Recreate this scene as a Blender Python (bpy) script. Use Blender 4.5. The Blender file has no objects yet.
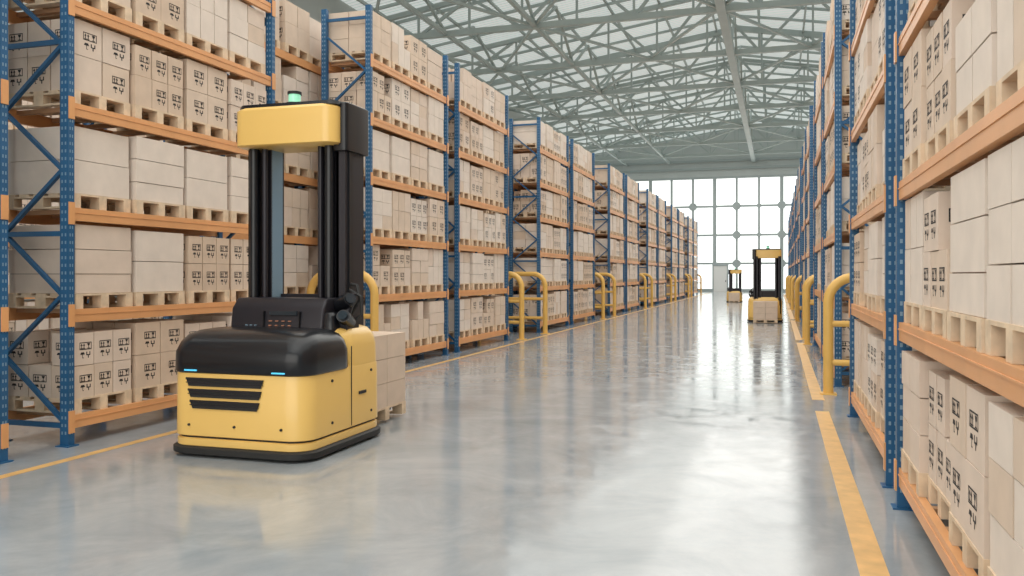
import bpy, bmesh, math, random
from mathutils import Vector, Matrix
random.seed(7)
S=bpy.context.scene
COL=S.collection
S.view_settings.view_transform='Standard'

# ---------------------------------------------------------------- materials
def mat(name,col,rough=.5,metal=0,emit=None,estr=0,noise=0,nscale=8,bump=0,coat=0,spec=.5):
    m=bpy.data.materials.new(name); m.use_nodes=True
    nt=m.node_tree; p=nt.nodes['Principled BSDF']
    p.inputs['Base Color'].default_value=(*col,1)
    p.inputs['Roughness'].default_value=rough
    p.inputs['Metallic'].default_value=metal
    p.inputs['Specular IOR Level'].default_value=spec
    p.inputs['Coat Weight'].default_value=coat
    if emit:
        p.inputs['Emission Color'].default_value=(*emit,1)
        p.inputs['Emission Strength'].default_value=estr
    if noise or bump:
        tc=nt.nodes.new('ShaderNodeTexCoord')
        n=nt.nodes.new('ShaderNodeTexNoise'); n.inputs['Scale'].default_value=nscale; n.inputs['Detail'].default_value=4
        nt.links.new(tc.outputs['Object'],n.inputs['Vector'])
        if noise:
            r=nt.nodes.new('ShaderNodeMapRange')
            r.inputs[1].default_value=.3; r.inputs[2].default_value=.7
            r.inputs[3].default_value=1-noise; r.inputs[4].default_value=1+noise
            nt.links.new(n.outputs['Fac'],r.inputs[0])
            mx=nt.nodes.new('ShaderNodeVectorMath'); mx.operation='SCALE'
            mx.inputs[0].default_value=col
            nt.links.new(r.outputs[0],mx.inputs['Scale'])
            nt.links.new(mx.outputs[0],p.inputs['Base Color'])
        if bump:
            b=nt.nodes.new('ShaderNodeBump'); b.inputs['Strength'].default_value=bump; b.inputs['Distance'].default_value=.01
            nt.links.new(n.outputs['Fac'],b.inputs['Height']); nt.links.new(b.outputs[0],p.inputs['Normal'])
    return m

M={}
M['blue']=mat('blue_steel',(.014,.098,.225),.4,noise=.12,nscale=3)
M['hole']=mat('post_slot',(.20,.31,.41),.6)  # pale colour paints the light seen through the post slots
M['orange']=mat('orange_steel',(.74,.36,.15),.38,noise=.08,nscale=2)
M['bar']=mat('shelf_crossbar',(.55,.31,.17),.5)
M['c1']=mat('carton_cream',(.73,.595,.49),.75,noise=.05,nscale=5)
M['c2']=mat('carton_pale',(.77,.665,.575),.75,noise=.05,nscale=5)
M['c3']=mat('carton_tan',(.66,.505,.38),.75,noise=.06,nscale=5)
M['c4']=mat('carton_warm',(.70,.555,.435),.75,noise=.05,nscale=5)
M['ink']=mat('print_ink',(.03,.025,.025),.7)
M['seam']=mat('carton_seam',(.30,.22,.17),.8)
M['wood']=mat('pallet_wood',(.73,.56,.39),.7,noise=.15,nscale=9,bump=.2)
M['yel']=mat('guard_yellow',(.78,.47,.12),.38,noise=.05,nscale=3)
M['line']=mat('line_paint',(.70,.42,.15),.4,noise=.15,nscale=6)
M['steel']=mat('roof_steel',(.42,.48,.465),.45,noise=.06,nscale=1)
M['fyel']=mat('forklift_yellow',(.82,.53,.155),.32,noise=.02,nscale=2,coat=.2)
M['fblk']=mat('forklift_black',(.008,.009,.012),.28,coat=.15,spec=.35)
M['fdark']=mat('mast_dark',(.020,.018,.024),.38,metal=.3)
M['rub']=mat('rubber',(.015,.015,.015),.6)
M['cyan']=mat('cyan_light',(.1,.6,.9),.4,emit=(.1,.6,1),estr=.4)
M['green']=mat('beacon_lens',(.35,.7,.5),.2,emit=(.3,.9,.6),estr=.45)
M['ored']=mat('button_orange',(.45,.2,.12),.4)
M['screen']=mat('screen_glass',(.02,.03,.04),.1)
M['mull']=mat('window_frame',(.36,.41,.41),.5)
M['pane']=mat('daylit_glass',(.8,.85,.85),.2,emit=(.98,1,.96),estr=1.2)
M['wall']=mat('wall_panel',(.50,.54,.53),.6,noise=.04,nscale=.6)
M['door']=mat('door_paint',(.8,.8,.78),.5)

# ---------------------------------------------------------------- builder
class B:
    def __init__(s): s.v=[]; s.f=[]; s.m=[]; s.mats=[]
    def mi(s,k):
        if k not in s.mats: s.mats.append(k)
        return s.mats.index(k)
    def quad(s,pts,k):
        n=len(s.v); s.v+= [tuple(p) for p in pts]; s.f.append(tuple(range(n,n+len(pts)))); s.m.append(s.mi(k))
    def box(s,x0,x1,y0,y1,z0,z1,k):
        if x0>x1:x0,x1=x1,x0
        if y0>y1:y0,y1=y1,y0
        n=len(s.v)
        s.v+=[(x0,y0,z0),(x1,y0,z0),(x1,y1,z0),(x0,y1,z0),(x0,y0,z1),(x1,y0,z1),(x1,y1,z1),(x0,y1,z1)]
        i=s.mi(k)
        for f in ((0,3,2,1),(4,5,6,7),(0,1,5,4),(1,2,6,5),(2,3,7,6),(3,0,4,7)):
            s.f.append(tuple(n+a for a in f)); s.m.append(i)
    def bar(s,p,q,w,h,k,up=(0,0,1)):
        p=Vector(p);q=Vector(q);d=(q-p).normalized();u=Vector(up)
        if abs(d.dot(u))>.98:u=Vector((1,0,0))
        a=d.cross(u).normalized();b=a.cross(d)
        n=len(s.v)
        for c in (p,q):
            for sa,sb in((-1,-1),(1,-1),(1,1),(-1,1)):
                s.v.append(tuple(c+a*sa*w/2+b*sb*h/2))
        i=s.mi(k)
        for f in ((0,1,2,3),(7,6,5,4),(0,4,5,1),(1,5,6,2),(2,6,7,3),(3,7,4,0)):
            s.f.append(tuple(n+a for a in f)); s.m.append(i)
    def tube(s,pts,r,k,seg=10):
        pts=[Vector(p) for p in pts]; n0=len(s.v); i=s.mi(k)
        ref=None
        for j,p in enumerate(pts):
            d=((pts[min(j+1,len(pts)-1)]-pts[max(j-1,0)])).normalized()
            if ref is None:
                ref=Vector((0,1,0)) if abs(d.y)<.9 else Vector((1,0,0))
            a=(ref-d*ref.dot(d)).normalized(); b=d.cross(a); ref=a
            for t in range(seg):
                an=2*math.pi*t/seg
                s.v.append(tuple(p+a*math.cos(an)*r+b*math.sin(an)*r))
        for j in range(len(pts)-1):
            for t in range(seg):
                t2=(t+1)%seg
                s.f.append((n0+j*seg+t,n0+j*seg+t2,n0+(j+1)*seg+t2,n0+(j+1)*seg+t)); s.m.append(i)
        s.f.append(tuple(n0+t for t in reversed(range(seg)))); s.m.append(i)
        e=n0+(len(pts)-1)*seg
        s.f.append(tuple(e+t for t in range(seg))); s.m.append(i)
    def loft(s,x0,x1,y0,y1,r,levels,k,seg=7):
        n0=len(s.v); i=s.mi(k); N=4*(seg+1)
        for lv in levels:
            z,ins=lv[0],lv[1]
            iy=lv[2] if len(lv)>2 else ins
            a0,a1,b0,b1=x0+ins,x1-ins,y0+iy,y1-ins
            rr=max(.004,min(r,(a1-a0)/2-.001,(b1-b0)/2-.001))
            for cx,cy,st in((a1-rr,b0+rr,-90),(a1-rr,b1-rr,0),(a0+rr,b1-rr,90),(a0+rr,b0+rr,180)):
                for t in range(seg+1):
                    an=math.radians(st+90*t/seg)
                    s.v.append((cx+rr*math.cos(an),cy+rr*math.sin(an),z))
        for j in range(len(levels)-1):
            for t in range(N):
                t2=(t+1)%N
                s.f.append((n0+j*N+t,n0+j*N+t2,n0+(j+1)*N+t2,n0+(j+1)*N+t)); s.m.append(i)
        s.f.append(tuple(n0+t for t in reversed(range(N)))); s.m.append(i)
        e=n0+(len(levels)-1)*N
        s.f.append(tuple(e+t for t in range(N))); s.m.append(i)
    def mesh(s,name,smooth=False,ang=35):
        me=bpy.data.meshes.new(name); me.from_pydata(s.v,[],s.f)
        for k in s.mats: me.materials.append(M[k])
        me.polygons.foreach_set('material_index',s.m)
        me.update()
        if smooth:
            me.polygons.foreach_set('use_smooth',[True]*len(me.polygons))
            me.set_sharp_from_angle(angle=math.radians(ang))
        return me
def obj(name,me,loc=(0,0,0),parent=None,rot=0):
    o=bpy.data.objects.new(name,me); COL.objects.link(o); o.location=loc; o.rotation_euler=(0,0,rot)
    if parent:o.parent=parent
    return o

# ---------------------------------------------------------------- rack bay
BAY=3.6; DEP=.95; LEVELS=[.30,1.35,2.36,3.40,4.42,5.43]; TOP=6.32
def rack_mesh(sd):
    """front plane x=0, interior toward -sd*x"""
    b=B(); P=.10
    def X(a): return -sd*a
    for yy in (0,BAY-.08):
        for xa in (0,DEP-P):
            b.box(X(xa),X(xa+P),yy,yy+.08,.012,TOP,'blue')
            b.box(X(xa-.03),X(xa+P+.03),yy-.03,yy+.11,0,.012,'blue')
            z=.12
            while z<TOP-.05:
                if xa==0:
                    e=X(-.0015)
                    for c in (.018,.048):
                        b.quad([(e,yy+c,z),(e,yy+c+.014,z),(e,yy+c+.014,z+.03),(e,yy+c,z+.03)],'hole')
                for c in (.02,.062):
                    e=yy-.0015
                    xs=X(xa+c); xe=X(xa+c+.018)
                    b.quad([(xs,e,z),(xe,e,z),(xe,e,z+.03),(xs,e,z+.03)],'hole')
                z+=.075
        ym=yy+.04; z=.25; k=0; pts=[]
        while z<TOP-.2:
            pts.append((X(P if k%2==0 else DEP-P),ym,z)); z+=.62; k+=1
        for a,c in zip(pts,pts[1:]): b.bar(a,c,.035,.045,'blue',up=(0,1,0))
        for zz in (.2,2.1,4.0,TOP-.2):
            b.bar((X(P),ym,zz),(X(DEP-P),ym,zz),.035,.05,'blue')
    for z in LEVELS:
        for xa in (.012,DEP-.062):
            b.box(X(xa),X(xa+.05),.08,BAY-.08,z-.13,z,'orange')
        b.box(X(.006),X(.012),.08,BAY-.08,z-.055,z-.045,'orange')
        for yy in (.0,BAY-.08):
            b.box(X(-.012),X(0.0),yy+.004,yy+.076,z-.17,z+.05,'orange')
        for i in range(8):
            yc=.25+i*(BAY-.5)/7
            b.box(X(.062),X(DEP-.062),yc-.03,yc+.03,z-.05,z-.006,'bar')
    return b.mesh('pallet_rack')

def pallet(b,x0,x1,y0,y1,z0):
    H=.15
    if x0>x1:x0,x1=x1,x0
    n=5; w=(x1-x0)
    for i in range(3):
        yc=y0+.05+(y1-y0-.1)*i/2
        b.box(x0,x1,yc-.05,yc+.05,z0,z0+.02,'wood')
        for j in range(3):
            xc=x0+.06+(w-.12)*j/2
            b.box(xc-.06,xc+.06,yc-.05,yc+.05,z0+.02,z0+H-.04,'wood')
        b.box(x0,x1,yc-.05,yc+.05,z0+H-.04,z0+H-.02,'wood')
    for i in range(n):
        xc=x0+.065+(w-.13)*i/(n-1)
        b.box(xc-.065,xc+.065,y0,y1,z0+H-.02,z0+H,'wood')
    return z0+H

def icon(b,o,u,v,w,h):
    """handling marks: framed arrows and glass on top, umbrella and clamp marks below"""
    o=Vector(o);u=Vector(u);v=Vector(v)
    def R(a,c,d,e): b.quad([o+u*a*w+v*c*h,o+u*d*w+v*c*h,o+u*d*w+v*e*h,o+u*a*w+v*e*h],'ink')
    def T(p): b.quad([o+u*a*w+v*c*h for a,c in p],'ink')
    t=.05
    R(-.5,.05,.5,.05+t); R(-.5,.5-t,.5,.5); R(-.5,.05,-.5+t,.5); R(.5-t,.05,.5,.5)
    for c in(-.33,-.13):
        T([(c-.09,.29),(c+.09,.29),(c,.44)]); R(c-.03,.15,c+.03,.3)
    R(-.42,.11,-.04,.15)
    T([(.13,.43),(.39,.43),(.32,.28),(.20,.28)]); R(.235,.15,.285,.3); R(.15,.11,.37,.15)
    T([(-.44,-.24),(-.06,-.24),(-.13,-.1),(-.37,-.1)]); R(-.27,-.42,-.225,-.2); R(-.27,-.46,-.15,-.42)
    R(.06,-.24,.14,-.08); R(.32,-.24,.40,-.08); R(.06,-.30,.40,-.24); R(.19,-.46,.27,-.30)

def carton(b,x0,x1,y0,y1,z0,z1,k,sd,printed):
    if x0>x1:x0,x1=x1,x0
    b.box(x0,x1,y0,y1,z0,z1,k)
    e=.0015
    if printed:
        w=min(.18,(y1-y0)*.62); h=min(.18,(z1-z0)*.52)
        xf=(x1+e) if sd>0 else (x0-e)
        icon(b,(xf,(y0+y1)/2+.08*(y1-y0),z0+(z1-z0)*.45),(0,sd,0),(0,0,1),w,h)
        w2=min(.18,(x1-x0)*.62)
        icon(b,((x0+x1)/2,y0-e,z0+(z1-z0)*.45),(1,0,0),(0,0,1),w2,h)

def load(b,x0,x1,y0,y1,z,typ,sd,rnd,pal=True):
    if x0>x1:x0,x1=x1,x0
    if pal: z=pallet(b,x0,x1,y0,y1,z)
    if typ==0:
        k=rnd.choice(['c1','c2','c2'])
        hs=[.20,.25,.25] if rnd.random()<.6 else [.34,.34]
        zz=z
        for h in hs:
            j=rnd.uniform(0,.008)
            b.box(x0+.01+j,x1-.01-j,y0+.008+j,y1-.008-j,zz+.003,zz+h-.004,k)
            if h is not hs[-1]: b.box(x0+.022,x1-.022,y0+.02,y1-.02,zz+h-.005,zz+h+.004,'seam')
            zz+=h
    else:
        if typ==1: ny,nx,hs,pr=2,2,[.235,.235,.235],False
        elif typ==2: ny,nx,hs,pr=2,3,[.36,.36],True
        elif typ==3: ny,nx,hs,pr=3,3,[.37,.35],False
        else: ny,nx,hs,pr=3,3,[.33,.33],True
        dy=(y1-y0)/ny; dx=(x1-x0)/nx
        base=rnd.choice(['c1','c2','c4','c3'] if pr else ['c1','c2','c2','c4'])
        zz=z
        for li,h in enumerate(hs):
            for i in range(ny):
                for j in range(nx):
                    if li==len(hs)-1 and rnd.random()<.08: continue
                    k=base if rnd.random()<.8 else rnd.choice(['c1','c4'])
                    a=rnd.uniform(.003,.011); hh=h-rnd.uniform(.003,.008)
                    carton(b,x0+j*dx+a,x0+(j+1)*dx-a,y0+i*dy+a,y0+(i+1)*dy-a,zz,zz+hh,k,sd,pr and rnd.random()<.92)
            zz+=h

PLANS=[
 [[4,2,4,2],[0,0,4,4],[0,0,0,0],[2,4,2,4],[1,2,3,1],[4,1,1,3]],
 [[3,1,3,1],[2,4,1,3],[1,3,4,2],[0,0,1,0],[4,2,1,3],[1,3,2,0]],
 [[1,2,4,1],[1,0,4,3],[3,1,4,2],[1,4,3,2],[2,4,0,1],[3,1,2,1]],
 [[4,4,3,3],[0,0,1,4],[1,3,4,1],[4,0,1,2],[2,1,3,4],[0,1,4,1]],
]
def goods_mesh(sd,pl,seed):
    rnd=random.Random(seed); b=B()
    for li,z in enumerate(LEVELS):
        for i in range(4):
            y0=.115+i*.85; y1=y0+.79
            j=rnd.uniform(-.02,.02)
            xf=.02+rnd.uniform(0,.05); xb=xf+.88
            load(b,-sd*xf,-sd*xb,y0+j,y1+j,z+.001,PLANS[pl][li][i],sd,rnd)
    return b.mesh('palletized_boxes')

rackL=rack_mesh(1); rackR=rack_mesh(-1)
gL=[goods_mesh(1,i,10+i) for i in range(4)]
gR=[goods_mesh(-1,i,30+i) for i in range(4)]
XL=-6.65; XR=.82
PER=10.85
def row(x,rm,gm,ys,off=0):
    for n,y in enumerate(ys):
        obj('pallet_rack',rm,(x,y,0))
        obj('palletized_boxes',gm[(n+off)%len(gm)],(x,y,0))
def starts(y0,ymax=82):
    out=[]; y=y0
    while y+2*BAY+.6<ymax:
        out+= [y,y+BAY+.6]; y+=PER
    return out
ysL=[2.38,6.66]+starts(13.15)
ysR=[3.17,7.35]+starts(13.75)
row(XL,rackL,gL,ysL,3)
row(XR,rackR,gR,ysR,2)
# back-to-back row behind the left racks, and the neighbouring rows
row(-8.80,rackR,gR,[10.6+3.75*i for i in range(19)],1)
row(-14.0,rackL,gL,[3+4.0*i for i in range(19)],1)
row(5.6,rackR,gR,[5+4.0*i for i in range(19)],1)

# ---------------------------------------------------------------- guards
def arc(cx,cz,r,a0,a1,y,n=8):
    return [(cx+r*math.cos(math.radians(a0+(a1-a0)*i/n)),y,cz+r*math.sin(math.radians(a0+(a1-a0)*i/n))) for i in range(n+1)]
def guard_mesh(sd,H=1.72):
    b=B(); W=1.2; r=.36; R=.07
    pts=[(0,0,.02)]+arc(-r,H-r,r,0,90,0)+arc(-W+r,H-r,r,90,180,0)+[(-W,0,.02)]
    pts=[(p[0]*sd,p[1],p[2]) for p in pts]
    b.tube(pts,R,'yel',14)
    for z in (.45,1.0): b.tube([(-.03*sd,0,z),(-(W-.03)*sd,0,z)],.045,'yel',10)
    for x in (0,-W):
        b.box(x*sd-.11,x*sd+.11,-.11,.11,0,.02,'yel')
    return b.mesh('rack_end_guard',True,50)
ggL=guard_mesh(1,1.72); ggR=guard_mesh(-1,1.66)
for y in ysL[2::2]:
    obj('rack_end_guard',ggL,(XL+.25,y-.35,0))
    obj('rack_end_guard',ggL,(XL+.25,y+2*BAY+.95,0))
for y in ysR[2::2]:
    obj('rack_end_guard',ggR,(XR-.14,y-.9,0))
    obj('rack_end_guard',ggR,(XR-.14,y+2*BAY+.95,0))

# ---------------------------------------------------------------- forklift
def forklift_parts():
    P={}
    b=B()
    b.loft(-.735,.735,-.77,.77,.23,[(.02,.02),(.035,0),(.085,0),(.1,.02)],'rub')
    P['bumper']=b.mesh('bumper',True)
    b=B()
    b.loft(-.70,.70,-.735,.735,.20,[(.10,0.005),(.105,0),(.165,0),(.175,.012)],'fyel')
    b.loft(-.69,.69,-.725,.725,.20,[(.17,.01),(.20,.01)],'rub')
    b.loft(-.705,.705,-.74,.74,.20,[(.192,.012),(.20,0),(.78,.004),(.80,.012)],'fyel')
    b.loft(-.70,.70,-.06,.735,.2,[(.79,0.004),(1.0,.01),(1.1,.03),(1.16,.07),(1.19,.14)],'fyel')
    P['chassis']=b.mesh('chassis',True)
    b=B()
    b.loft(-.715,.715,-.75,.12,.20,[(.785,.012),(.80,0),(.98,.004),(1.07,.025,.05),(1.13,.06,.10),(1.17,.12,.18),(1.185,.2,.28)],'fblk')
    P['hood']=b.mesh('hood',True,50)
    b=B()
    y=-.742
    for i,(za,zb) in enumerate(((.745,.665),(.64,.56),(.535,.455))):
        a=-.50+i*.02; c=.30-i*.02
        b.quad([(a,y-.006,za),(a+.03,y-.006,zb),(c-.03,y-.006,zb),(c,y-.006,za)],'rub')
        b.bar((a+.01,y-.012,za-.012),(c-.01,y-.012,za-.012),.014,.012,'fdark')
        b.bar((a+.01,y-.012,za-.045),(c-.01,y-.012,za-.045),.010,.008,'fdark')
    P['front_grille']=b.mesh('front_grille')
    b=B()
    b.box(.38,.51,-.756,-.70,.806,.820,'cyan'); b.box(-.51,-.38,-.756,-.70,.806,.820,'cyan')
    P['marker_lights']=b.mesh('marker_lights')
    b=B()
    for yy,zz in ((-.3,.3),(.45,.3),(-.3,.7),(.45,.72)):
        b.tube([(.70,yy,zz),(.712,yy,zz)],.014,'rub',10)
    for xx in (-.52,.52,0): b.tube([(xx*.9,-.735,.3),(xx*.9,-.752,.3)],.012,'rub',10)
    b.box(.702,.709,.05,.058,.21,1.0,'rub')
    b.box(.702,.712,.2,.34,.5,.53,'rub')
    P['panel_fittings']=b.mesh('panel_fittings')
    b=B()
    b.loft(-.58,.44,-.02,.42,.03,[(1.13,0),(1.36,.0,.03),(1.46,.01,.10),(1.47,.02,.12)],'fdark')
    b.loft(.40,.55,.0,.40,.05,[(1.13,0),(1.30,.01),(1.33,.03)],'fblk')
    b.box(-.54,.40,-.035,.06,1.15,1.165,'fblk')
    b.box(-.20,-.19,-.03,.05,1.16,1.34,'fblk'); b.box(.19,.20,-.03,.05,1.16,1.34,'fblk')
    P['control_console']=b.mesh('control_console',True)
    b=B()
    for i in range(4):
        for j in range(2):
            b.box(-.14+i*.07,-.11+i*.07,-.024+j*.006,0.02,1.19+j*.045,1.20+j*.045,'ored')
    b.box(-.14,.16,-.012,.03,1.30,1.34,'screen')
    for i in range(3): b.box(-.40+i*.05,-.375+i*.05,-.022,.02,1.19,1.20,'hole')
    P['console_buttons']=b.mesh('console_buttons')
    b=B()
    b.tube([(.42,.28,1.38),(.60,.22,1.46)],.075,'fblk',18)
    b.tube([(.58,.24,1.22),(.62,.05,1.30)],.065,'fblk',18)
    b.tube([(.50,.25,1.15),(.60,.3,1.52)],.035,'fdark',12)
    b.tube([(.60,.22,1.46),(.62,.20,1.47)],.05,'screen',18)
    b.tube([(.62,.06,1.30),(.625,.03,1.31)],.045,'screen',18)
    b.box(.46,.62,.12,.36,1.10,1.24,'fblk')
    b.tube([(.45,.4,1.2),(.60,.42,1.45),(.55,.45,1.6),(.42,.46,1.62)],.018,'rub',8)
    b.tube([(.48,.3,1.12),(.66,.34,1.3),(.64,.36,1.48),(.5,.4,1.55)],.016,'rub',8)
    P['sensor_arm']=b.mesh('sensor_arm',True)
    b=B()
    for x0,x1,zt in((-.66,-.36,3.15),(.10,.40,3.15)):
        s=1 if x0<0 else -1
        xo=x0 if x0<0 else x1
        b.box(xo,xo+s*.05,.40,.70,.4,zt,'fdark')
        b.box(xo,xo+s*.12,.40,.43,.4,zt,'fdark'); b.box(xo,xo+s*.12,.67,.70,.4,zt,'fdark')
        b.box(xo+s*.14,xo+s*.18,.43,.66,.5,zt-.02,'fdark')
        b.box(xo+s*.14,xo+s*.25,.43,.455,.5,zt-.02,'fdark'); b.box(xo+s*.14,xo+s*.25,.635,.66,.5,zt-.02,'fdark')
        b.tube([(xo+s*.10,.36,1.15),(xo+s*.10,.36,zt-.05)],.05,'fblk',16)
        b.tube([(xo+s*.21,.38,1.15),(xo+s*.21,.38,zt-.05)],.03,'fdark',12)
        b.box(xo+s*.235,xo+s*.25,.44,.64,.5,zt-.02,'hole')
    b.box(.40,.47,.36,.74,1.1,3.46,'fdark')
    b.box(.47,.485,.42,.50,1.2,3.4,'fblk')
    b.box(-.41,.15,.60,.66,1.42,1.50,'fdark')
    P['mast']=b.mesh('mast',True,30)
    b=B()
    b.loft(-.68,.45,.16,.70,.12,[(3.06,.02),(3.075,0),(3.44,0),(3.47,.03)],'fyel')
    P['mast_head']=b.mesh('mast_head',True)
    b=B()
    b.loft(.36,.52,.30,.78,.04,[(3.0,0),(3.49,0),(3.5,.01)],'fblk')
    b.loft(-.66,.46,.19,.70,.1,[(3.465,0),(3.505,.01)],'fblk')
    P['mast_head_cap']=b.mesh('mast_head_cap',True)
    b=B()
    b.tube([(-.12,.4,3.50),(-.12,.4,3.54)],.085,'rub',20)
    b.tube([(-.12,.4,3.54),(-.12,.4,3.63)],.06,'green',20)
    b.tube([(-.12,.4,3.63),(-.12,.4,3.66)],.07,'rub',20)
    P['warning_beacon']=b.mesh('warning_beacon',True)
    b=B()
    b.box(-.5,.4,.76,.80,.06,.62,'fdark')
    for xc in(-.33,.23):
        b.box(xc-.06,xc+.06,.80,.83,.07,.7,'fdark'); b.box(xc-.055,xc+.055,.80,1.75,.075,.115,'fdark')
    P['forks']=b.mesh('forks')
    b=B()
    x0,x1,y0,y1=-.52,.45,.86,1.80
    z=pallet(b,x0,x1,y0,y1,.03)
    for li in range(3):
        for i in range(2):
            for j in range(2):
                dx=(x1-x0)/2;dy=(y1-y0)/2
                carton(b,x0+j*dx+.004,x0+(j+1)*dx-.004,y0+i*dy+.004,y0+(i+1)*dy-.004,z+li*.28,z+li*.28+.275,'c4',1,False)
    P['pallet_load']=b.mesh('pallet_load')
    return P
FP=forklift_parts()
def forklift(loc,rot,sc=(1,1,1)):
    e=bpy.data.objects.new('forklift',None); COL.objects.link(e); e.location=loc; e.rotation_euler=(0,0,rot); e.scale=sc
    e.empty_display_size=.5
    for k,me in FP.items(): obj(k,me,parent=e)
    return e
forklift((-4.75,7.46,0),0,(1.05,1.07,.99))
forklift((-.45,32.4,0),math.pi,(.84,.84,.75))
forklift((-2.6,55,0),math.pi,(.66,.7,.58))

# ---------------------------------------------------------------- hall shell
X0,X1,Y0,Y1=-19.0,12.0,-9.0,88.0
EAVE=14.2; RIDGE=16.6; RX=-2.3
fm=bpy.data.materials.new('polished_concrete'); fm.use_nodes=True
nt=fm.node_tree; p=nt.nodes['Principled BSDF']
tc=nt.nodes.new('ShaderNodeTexCoord')
n1=nt.nodes.new('ShaderNodeTexNoise'); n1.inputs['Scale'].default_value=.9; n1.inputs['Detail'].default_value=8; n1.inputs['Roughness'].default_value=.68; n1.inputs['Distortion'].default_value=.6
n2=nt.nodes.new('ShaderNodeTexNoise'); n2.inputs['Scale'].default_value=2.6; n2.inputs['Detail'].default_value=8; n2.inputs['Roughness'].default_value=.68; n2.inputs['Distortion'].default_value=.5
for n in(n1,n2): nt.links.new(tc.outputs['Object'],n.inputs['Vector'])
cr=nt.nodes.new('ShaderNodeValToRGB'); cr.color_ramp.elements[0].position=.3; cr.color_ramp.elements[1].position=.7
cr.color_ramp.elements[0].color=(.26,.29,.31,1); cr.color_ramp.elements[1].color=(.42,.44,.455,1)
nt.links.new(n1.outputs['Fac'],cr.inputs['Fac']); nt.links.new(cr.outputs['Color'],p.inputs['Base Color'])
mr=nt.nodes.new('ShaderNodeMapRange'); mr.inputs[1].default_value=.4; mr.inputs[2].default_value=.65; mr.inputs[3].default_value=.06; mr.inputs[4].default_value=.22
nt.links.new(n2.outputs['Fac'],mr.inputs[0]); nt.links.new(mr.outputs[0],p.inputs['Roughness'])
bp=nt.nodes.new('ShaderNodeBump'); bp.inputs['Strength'].default_value=.06; bp.inputs['Distance'].default_value=.02
nt.links.new(n2.outputs['Fac'],bp.inputs['Height']); nt.links.new(bp.outputs[0],p.inputs['Normal'])
p.inputs['Specular IOR Level'].default_value=.75
M['floor']=fm
b=B(); b.box(X0,X1,Y0,Y1,-.2,0,'floor'); obj('floor',b.mesh('floor'))
b=B()
b.box(XL+.40,XL+.50,-4,84,.0,.003,'line')
obj('floor_marking',b.mesh('floor_marking'))
b=B()
for a,c in [(-4,11.2)]+[(y-1.3 if y>14 else 12.2,y+2*BAY+1.4) for y in ysR[2::2]]:
    b.box(.44,.60,a,c,.0,.003,'line')
obj('floor_marking',b.mesh('floor_marking'))
b=B(); b.box(X0-.2,X0,Y0,Y1,0,EAVE,'wall'); obj('wall_left',b.mesh('wall_left'))
b=B(); b.box(X1,X1+.2,Y0,Y1,0,EAVE,'wall'); obj('wall_right',b.mesh('wall_right'))
b=B(); b.box(X0,X1,Y0-.2,Y0,0,EAVE,'wall'); obj('wall_back',b.mesh('wall_back'))
WT=11.4
b=B(); b.box(X0,X1,Y1,Y1+.2,WT,RIDGE,'wall')
for z in (12.3,13.1): b.box(X0,X1,Y1-.15,Y1,z,z+.2,'mull')
obj('wall_far',b.mesh('wall_far'))
DX0,DX1,DZ=-6.35,-4.75,2.75
b=B()
yp=Y1+.1
b.quad([(X0,yp,0),(DX0,yp,0),(DX0,yp,DZ),(X0,yp,DZ)],'pane')
b.quad([(DX1,yp,0),(X1,yp,0),(X1,yp,DZ),(DX1,yp,DZ)],'pane')
b.quad([(X0,yp,DZ),(X1,yp,DZ),(X1,yp,WT),(X0,yp,WT)],'pane')
cw=2.15; nx=int((X1-X0)/cw)+1; rows=[0,2.75,5.6,8.5,WT]
for i in range(nx+1):
    x=X0+i*cw
    if x>X1: break
    w=.22 if i%3 else .34
    b.box(x-w/2,x+w/2,Y1-.1,Y1+.1,0 if not DX0<x<DX1 else DZ,WT,'mull')
    for z in rows[1:4]:
        if not DX0-.1<x<DX1+.1: b.tube([(x,Y1-.16,z+.1),(x,Y1+.02,z+.1)],.40 if i%2 else .22,'mull',20)
for z in rows:
    if z==0:
        b.box(X0,DX0,Y1-.08,Y1+.1,0,.3,'mull'); b.box(DX1,X1,Y1-.08,Y1+.1,0,.3,'mull')
    else: b.box(X0,X1,Y1-.08,Y1+.1,z,z+.2,'mull')
obj('window_1',b.mesh('window_1'))
b=B(); b.box(-6.2,-4.9,Y1-.05,Y1+.08,0,2.6,'door'); b.box(-6.33,-4.77,Y1-.1,Y1+.1,2.6,2.74,'mull'); b.box(-6.33,-6.2,Y1-.1,Y1+.1,0,2.6,'mull'); b.box(-4.9,-4.77,Y1-.1,Y1+.1,0,2.6,'mull')
b.box(-5.05,-4.99,Y1-.12,Y1-.05,1.0,1.15,'rub')
obj('door_1',b.mesh('door_1'))

rm=bpy.data.materials.new('glowing_roof_sheet'); rm.use_nodes=True  # emission added so the roof sheet looks lit
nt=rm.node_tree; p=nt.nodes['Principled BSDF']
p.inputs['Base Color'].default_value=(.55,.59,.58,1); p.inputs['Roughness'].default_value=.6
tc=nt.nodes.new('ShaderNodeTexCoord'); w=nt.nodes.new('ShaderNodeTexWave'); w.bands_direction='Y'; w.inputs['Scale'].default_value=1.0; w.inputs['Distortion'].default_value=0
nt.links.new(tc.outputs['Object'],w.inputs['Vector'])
mr=nt.nodes.new('ShaderNodeMapRange'); mr.inputs[3].default_value=.28; mr.inputs[4].default_value=.52  # added glow varies in bands across the sheet
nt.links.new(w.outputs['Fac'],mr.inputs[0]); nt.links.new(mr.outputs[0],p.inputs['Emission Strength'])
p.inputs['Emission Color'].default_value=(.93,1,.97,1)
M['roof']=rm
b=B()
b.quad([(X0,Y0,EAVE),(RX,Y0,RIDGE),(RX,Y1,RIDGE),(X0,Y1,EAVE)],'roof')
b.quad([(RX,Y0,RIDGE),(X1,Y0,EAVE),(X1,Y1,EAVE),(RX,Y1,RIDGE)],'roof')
obj('ceiling',b.mesh('ceiling'))
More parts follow.
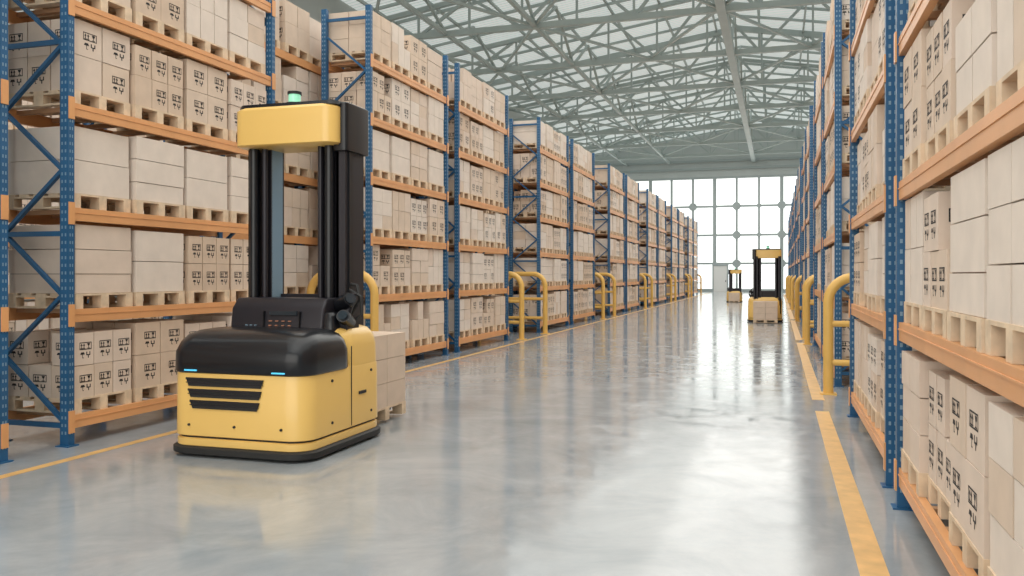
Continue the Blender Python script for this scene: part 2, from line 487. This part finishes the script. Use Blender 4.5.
def roofz(x):
    return RIDGE-(RIDGE-EAVE)*((RX-x)/(RX-X0) if x<RX else (x-RX)/(X1-RX))
b=B(); BC=13.1
ys=[7.5*i for i in range(1,12)]
ts=[X0+(X1-X0)*i/12 for i in range(13)]
for y in ys:
    b.bar((X0,y,BC),(X1,y,BC),.26,.26,'steel')
    b.bar((X0,y,EAVE-.25),(RX,y,RIDGE-.25),.22,.22,'steel'); b.bar((RX,y,RIDGE-.25),(X1,y,EAVE-.25),.22,.22,'steel')
    for i in range(12):
        xa,xb=ts[i],ts[i+1]
        if i%2: b.bar((xa,y,BC),(xb,y,roofz(xb)-.25),.13,.13,'steel')
        else: b.bar((xa,y,roofz(xa)-.25),(xb,y,BC),.13,.13,'steel')
        b.bar((xb,y,BC),(xb,y,roofz(xb)-.25),.1,.1,'steel')
for x in (X0+4,-10.6,RX,5.5):
    big=x==RX
    b.bar((x,0,BC),(x,Y1,BC),.38 if big else .18,.38 if big else .18,'steel')
    y=0
    while y<Y1-7:
        b.bar((x,y,BC),(x,y+3.75,roofz(x)-.3),.12,.12,'steel'); b.bar((x,y+3.75,roofz(x)-.3),(x,y+7.5,BC),.12,.12,'steel'); y+=7.5
xs=[X0,-14.6,-10.6,-6.4,RX,1.6,5.5,X1]
for i,y in enumerate([0]+ys[:-1]):
    for j,(a,c) in enumerate(zip(xs,xs[1:])):
        if (i+j)%2: b.bar((a,y,BC),(c,y+7.5,BC),.12,.12,'steel')
        else: b.bar((c,y,BC+.1),(a,y+7.5,BC+.1),.12,.12,'steel')
for i in range(13):
    x=X0+.8+i*(X1-X0-1.6)/12
    b.bar((x,0,roofz(x)-.1),(x,Y1,roofz(x)-.1),.10,.14,'steel')
y=1.9
while y<Y1:
    b.bar((X0,y,EAVE-.08),(RX,y,RIDGE-.08),.1,.14,'steel'); b.bar((RX,y,RIDGE-.08),(X1,y,EAVE-.08),.1,.14,'steel'); y+=2.3
obj('roof_truss',b.mesh('roof_truss'))

# ---------------------------------------------------------------- lights
def area(name,loc,rot,sx,sy,L,col=(1,1,1)):
    d=bpy.data.lights.new(name,'AREA'); d.shape='RECTANGLE'; d.size=sx; d.size_y=sy
    d.energy=L*math.pi*sx*sy; d.color=col
    o=bpy.data.objects.new(name,d); COL.objects.link(o); o.location=loc; o.rotation_euler=rot
    return o
area('overhead_fill',(-3.5,38,12.9),(0,0,0),27,92,.98,(1,.965,.915))  # added hall-wide fill lamp under the roof, no skylight there
area('overhead_fill',(-2.6,38,12.8),(0,0,0),7,92,.95,(1,.97,.93))  # added strip lamp, brightens the centre and its floor reflection
area('back_fill',(-3.2,-8,5),(math.radians(90),0,0),16,9,2.5,(1,.95,.885))  # added fill lamp behind the camera, the back wall has no window

w=bpy.data.worlds.new('World'); S.world=w; w.use_nodes=True
w.node_tree.nodes['Background'].inputs[0].default_value=(.8,.9,1,1); w.node_tree.nodes['Background'].inputs[1].default_value=.8

# ---------------------------------------------------------------- camera
cd=bpy.data.cameras.new('camera'); co=bpy.data.objects.new('camera',cd); COL.objects.link(co)
F=850
cd.sensor_width=36; cd.lens=36*F/1024; cd.shift_y=-13/1024; cd.clip_end=300
co.location=(0,0,1.69); co.rotation_euler=(math.pi/2,0,math.atan(266/F))
S.camera=co
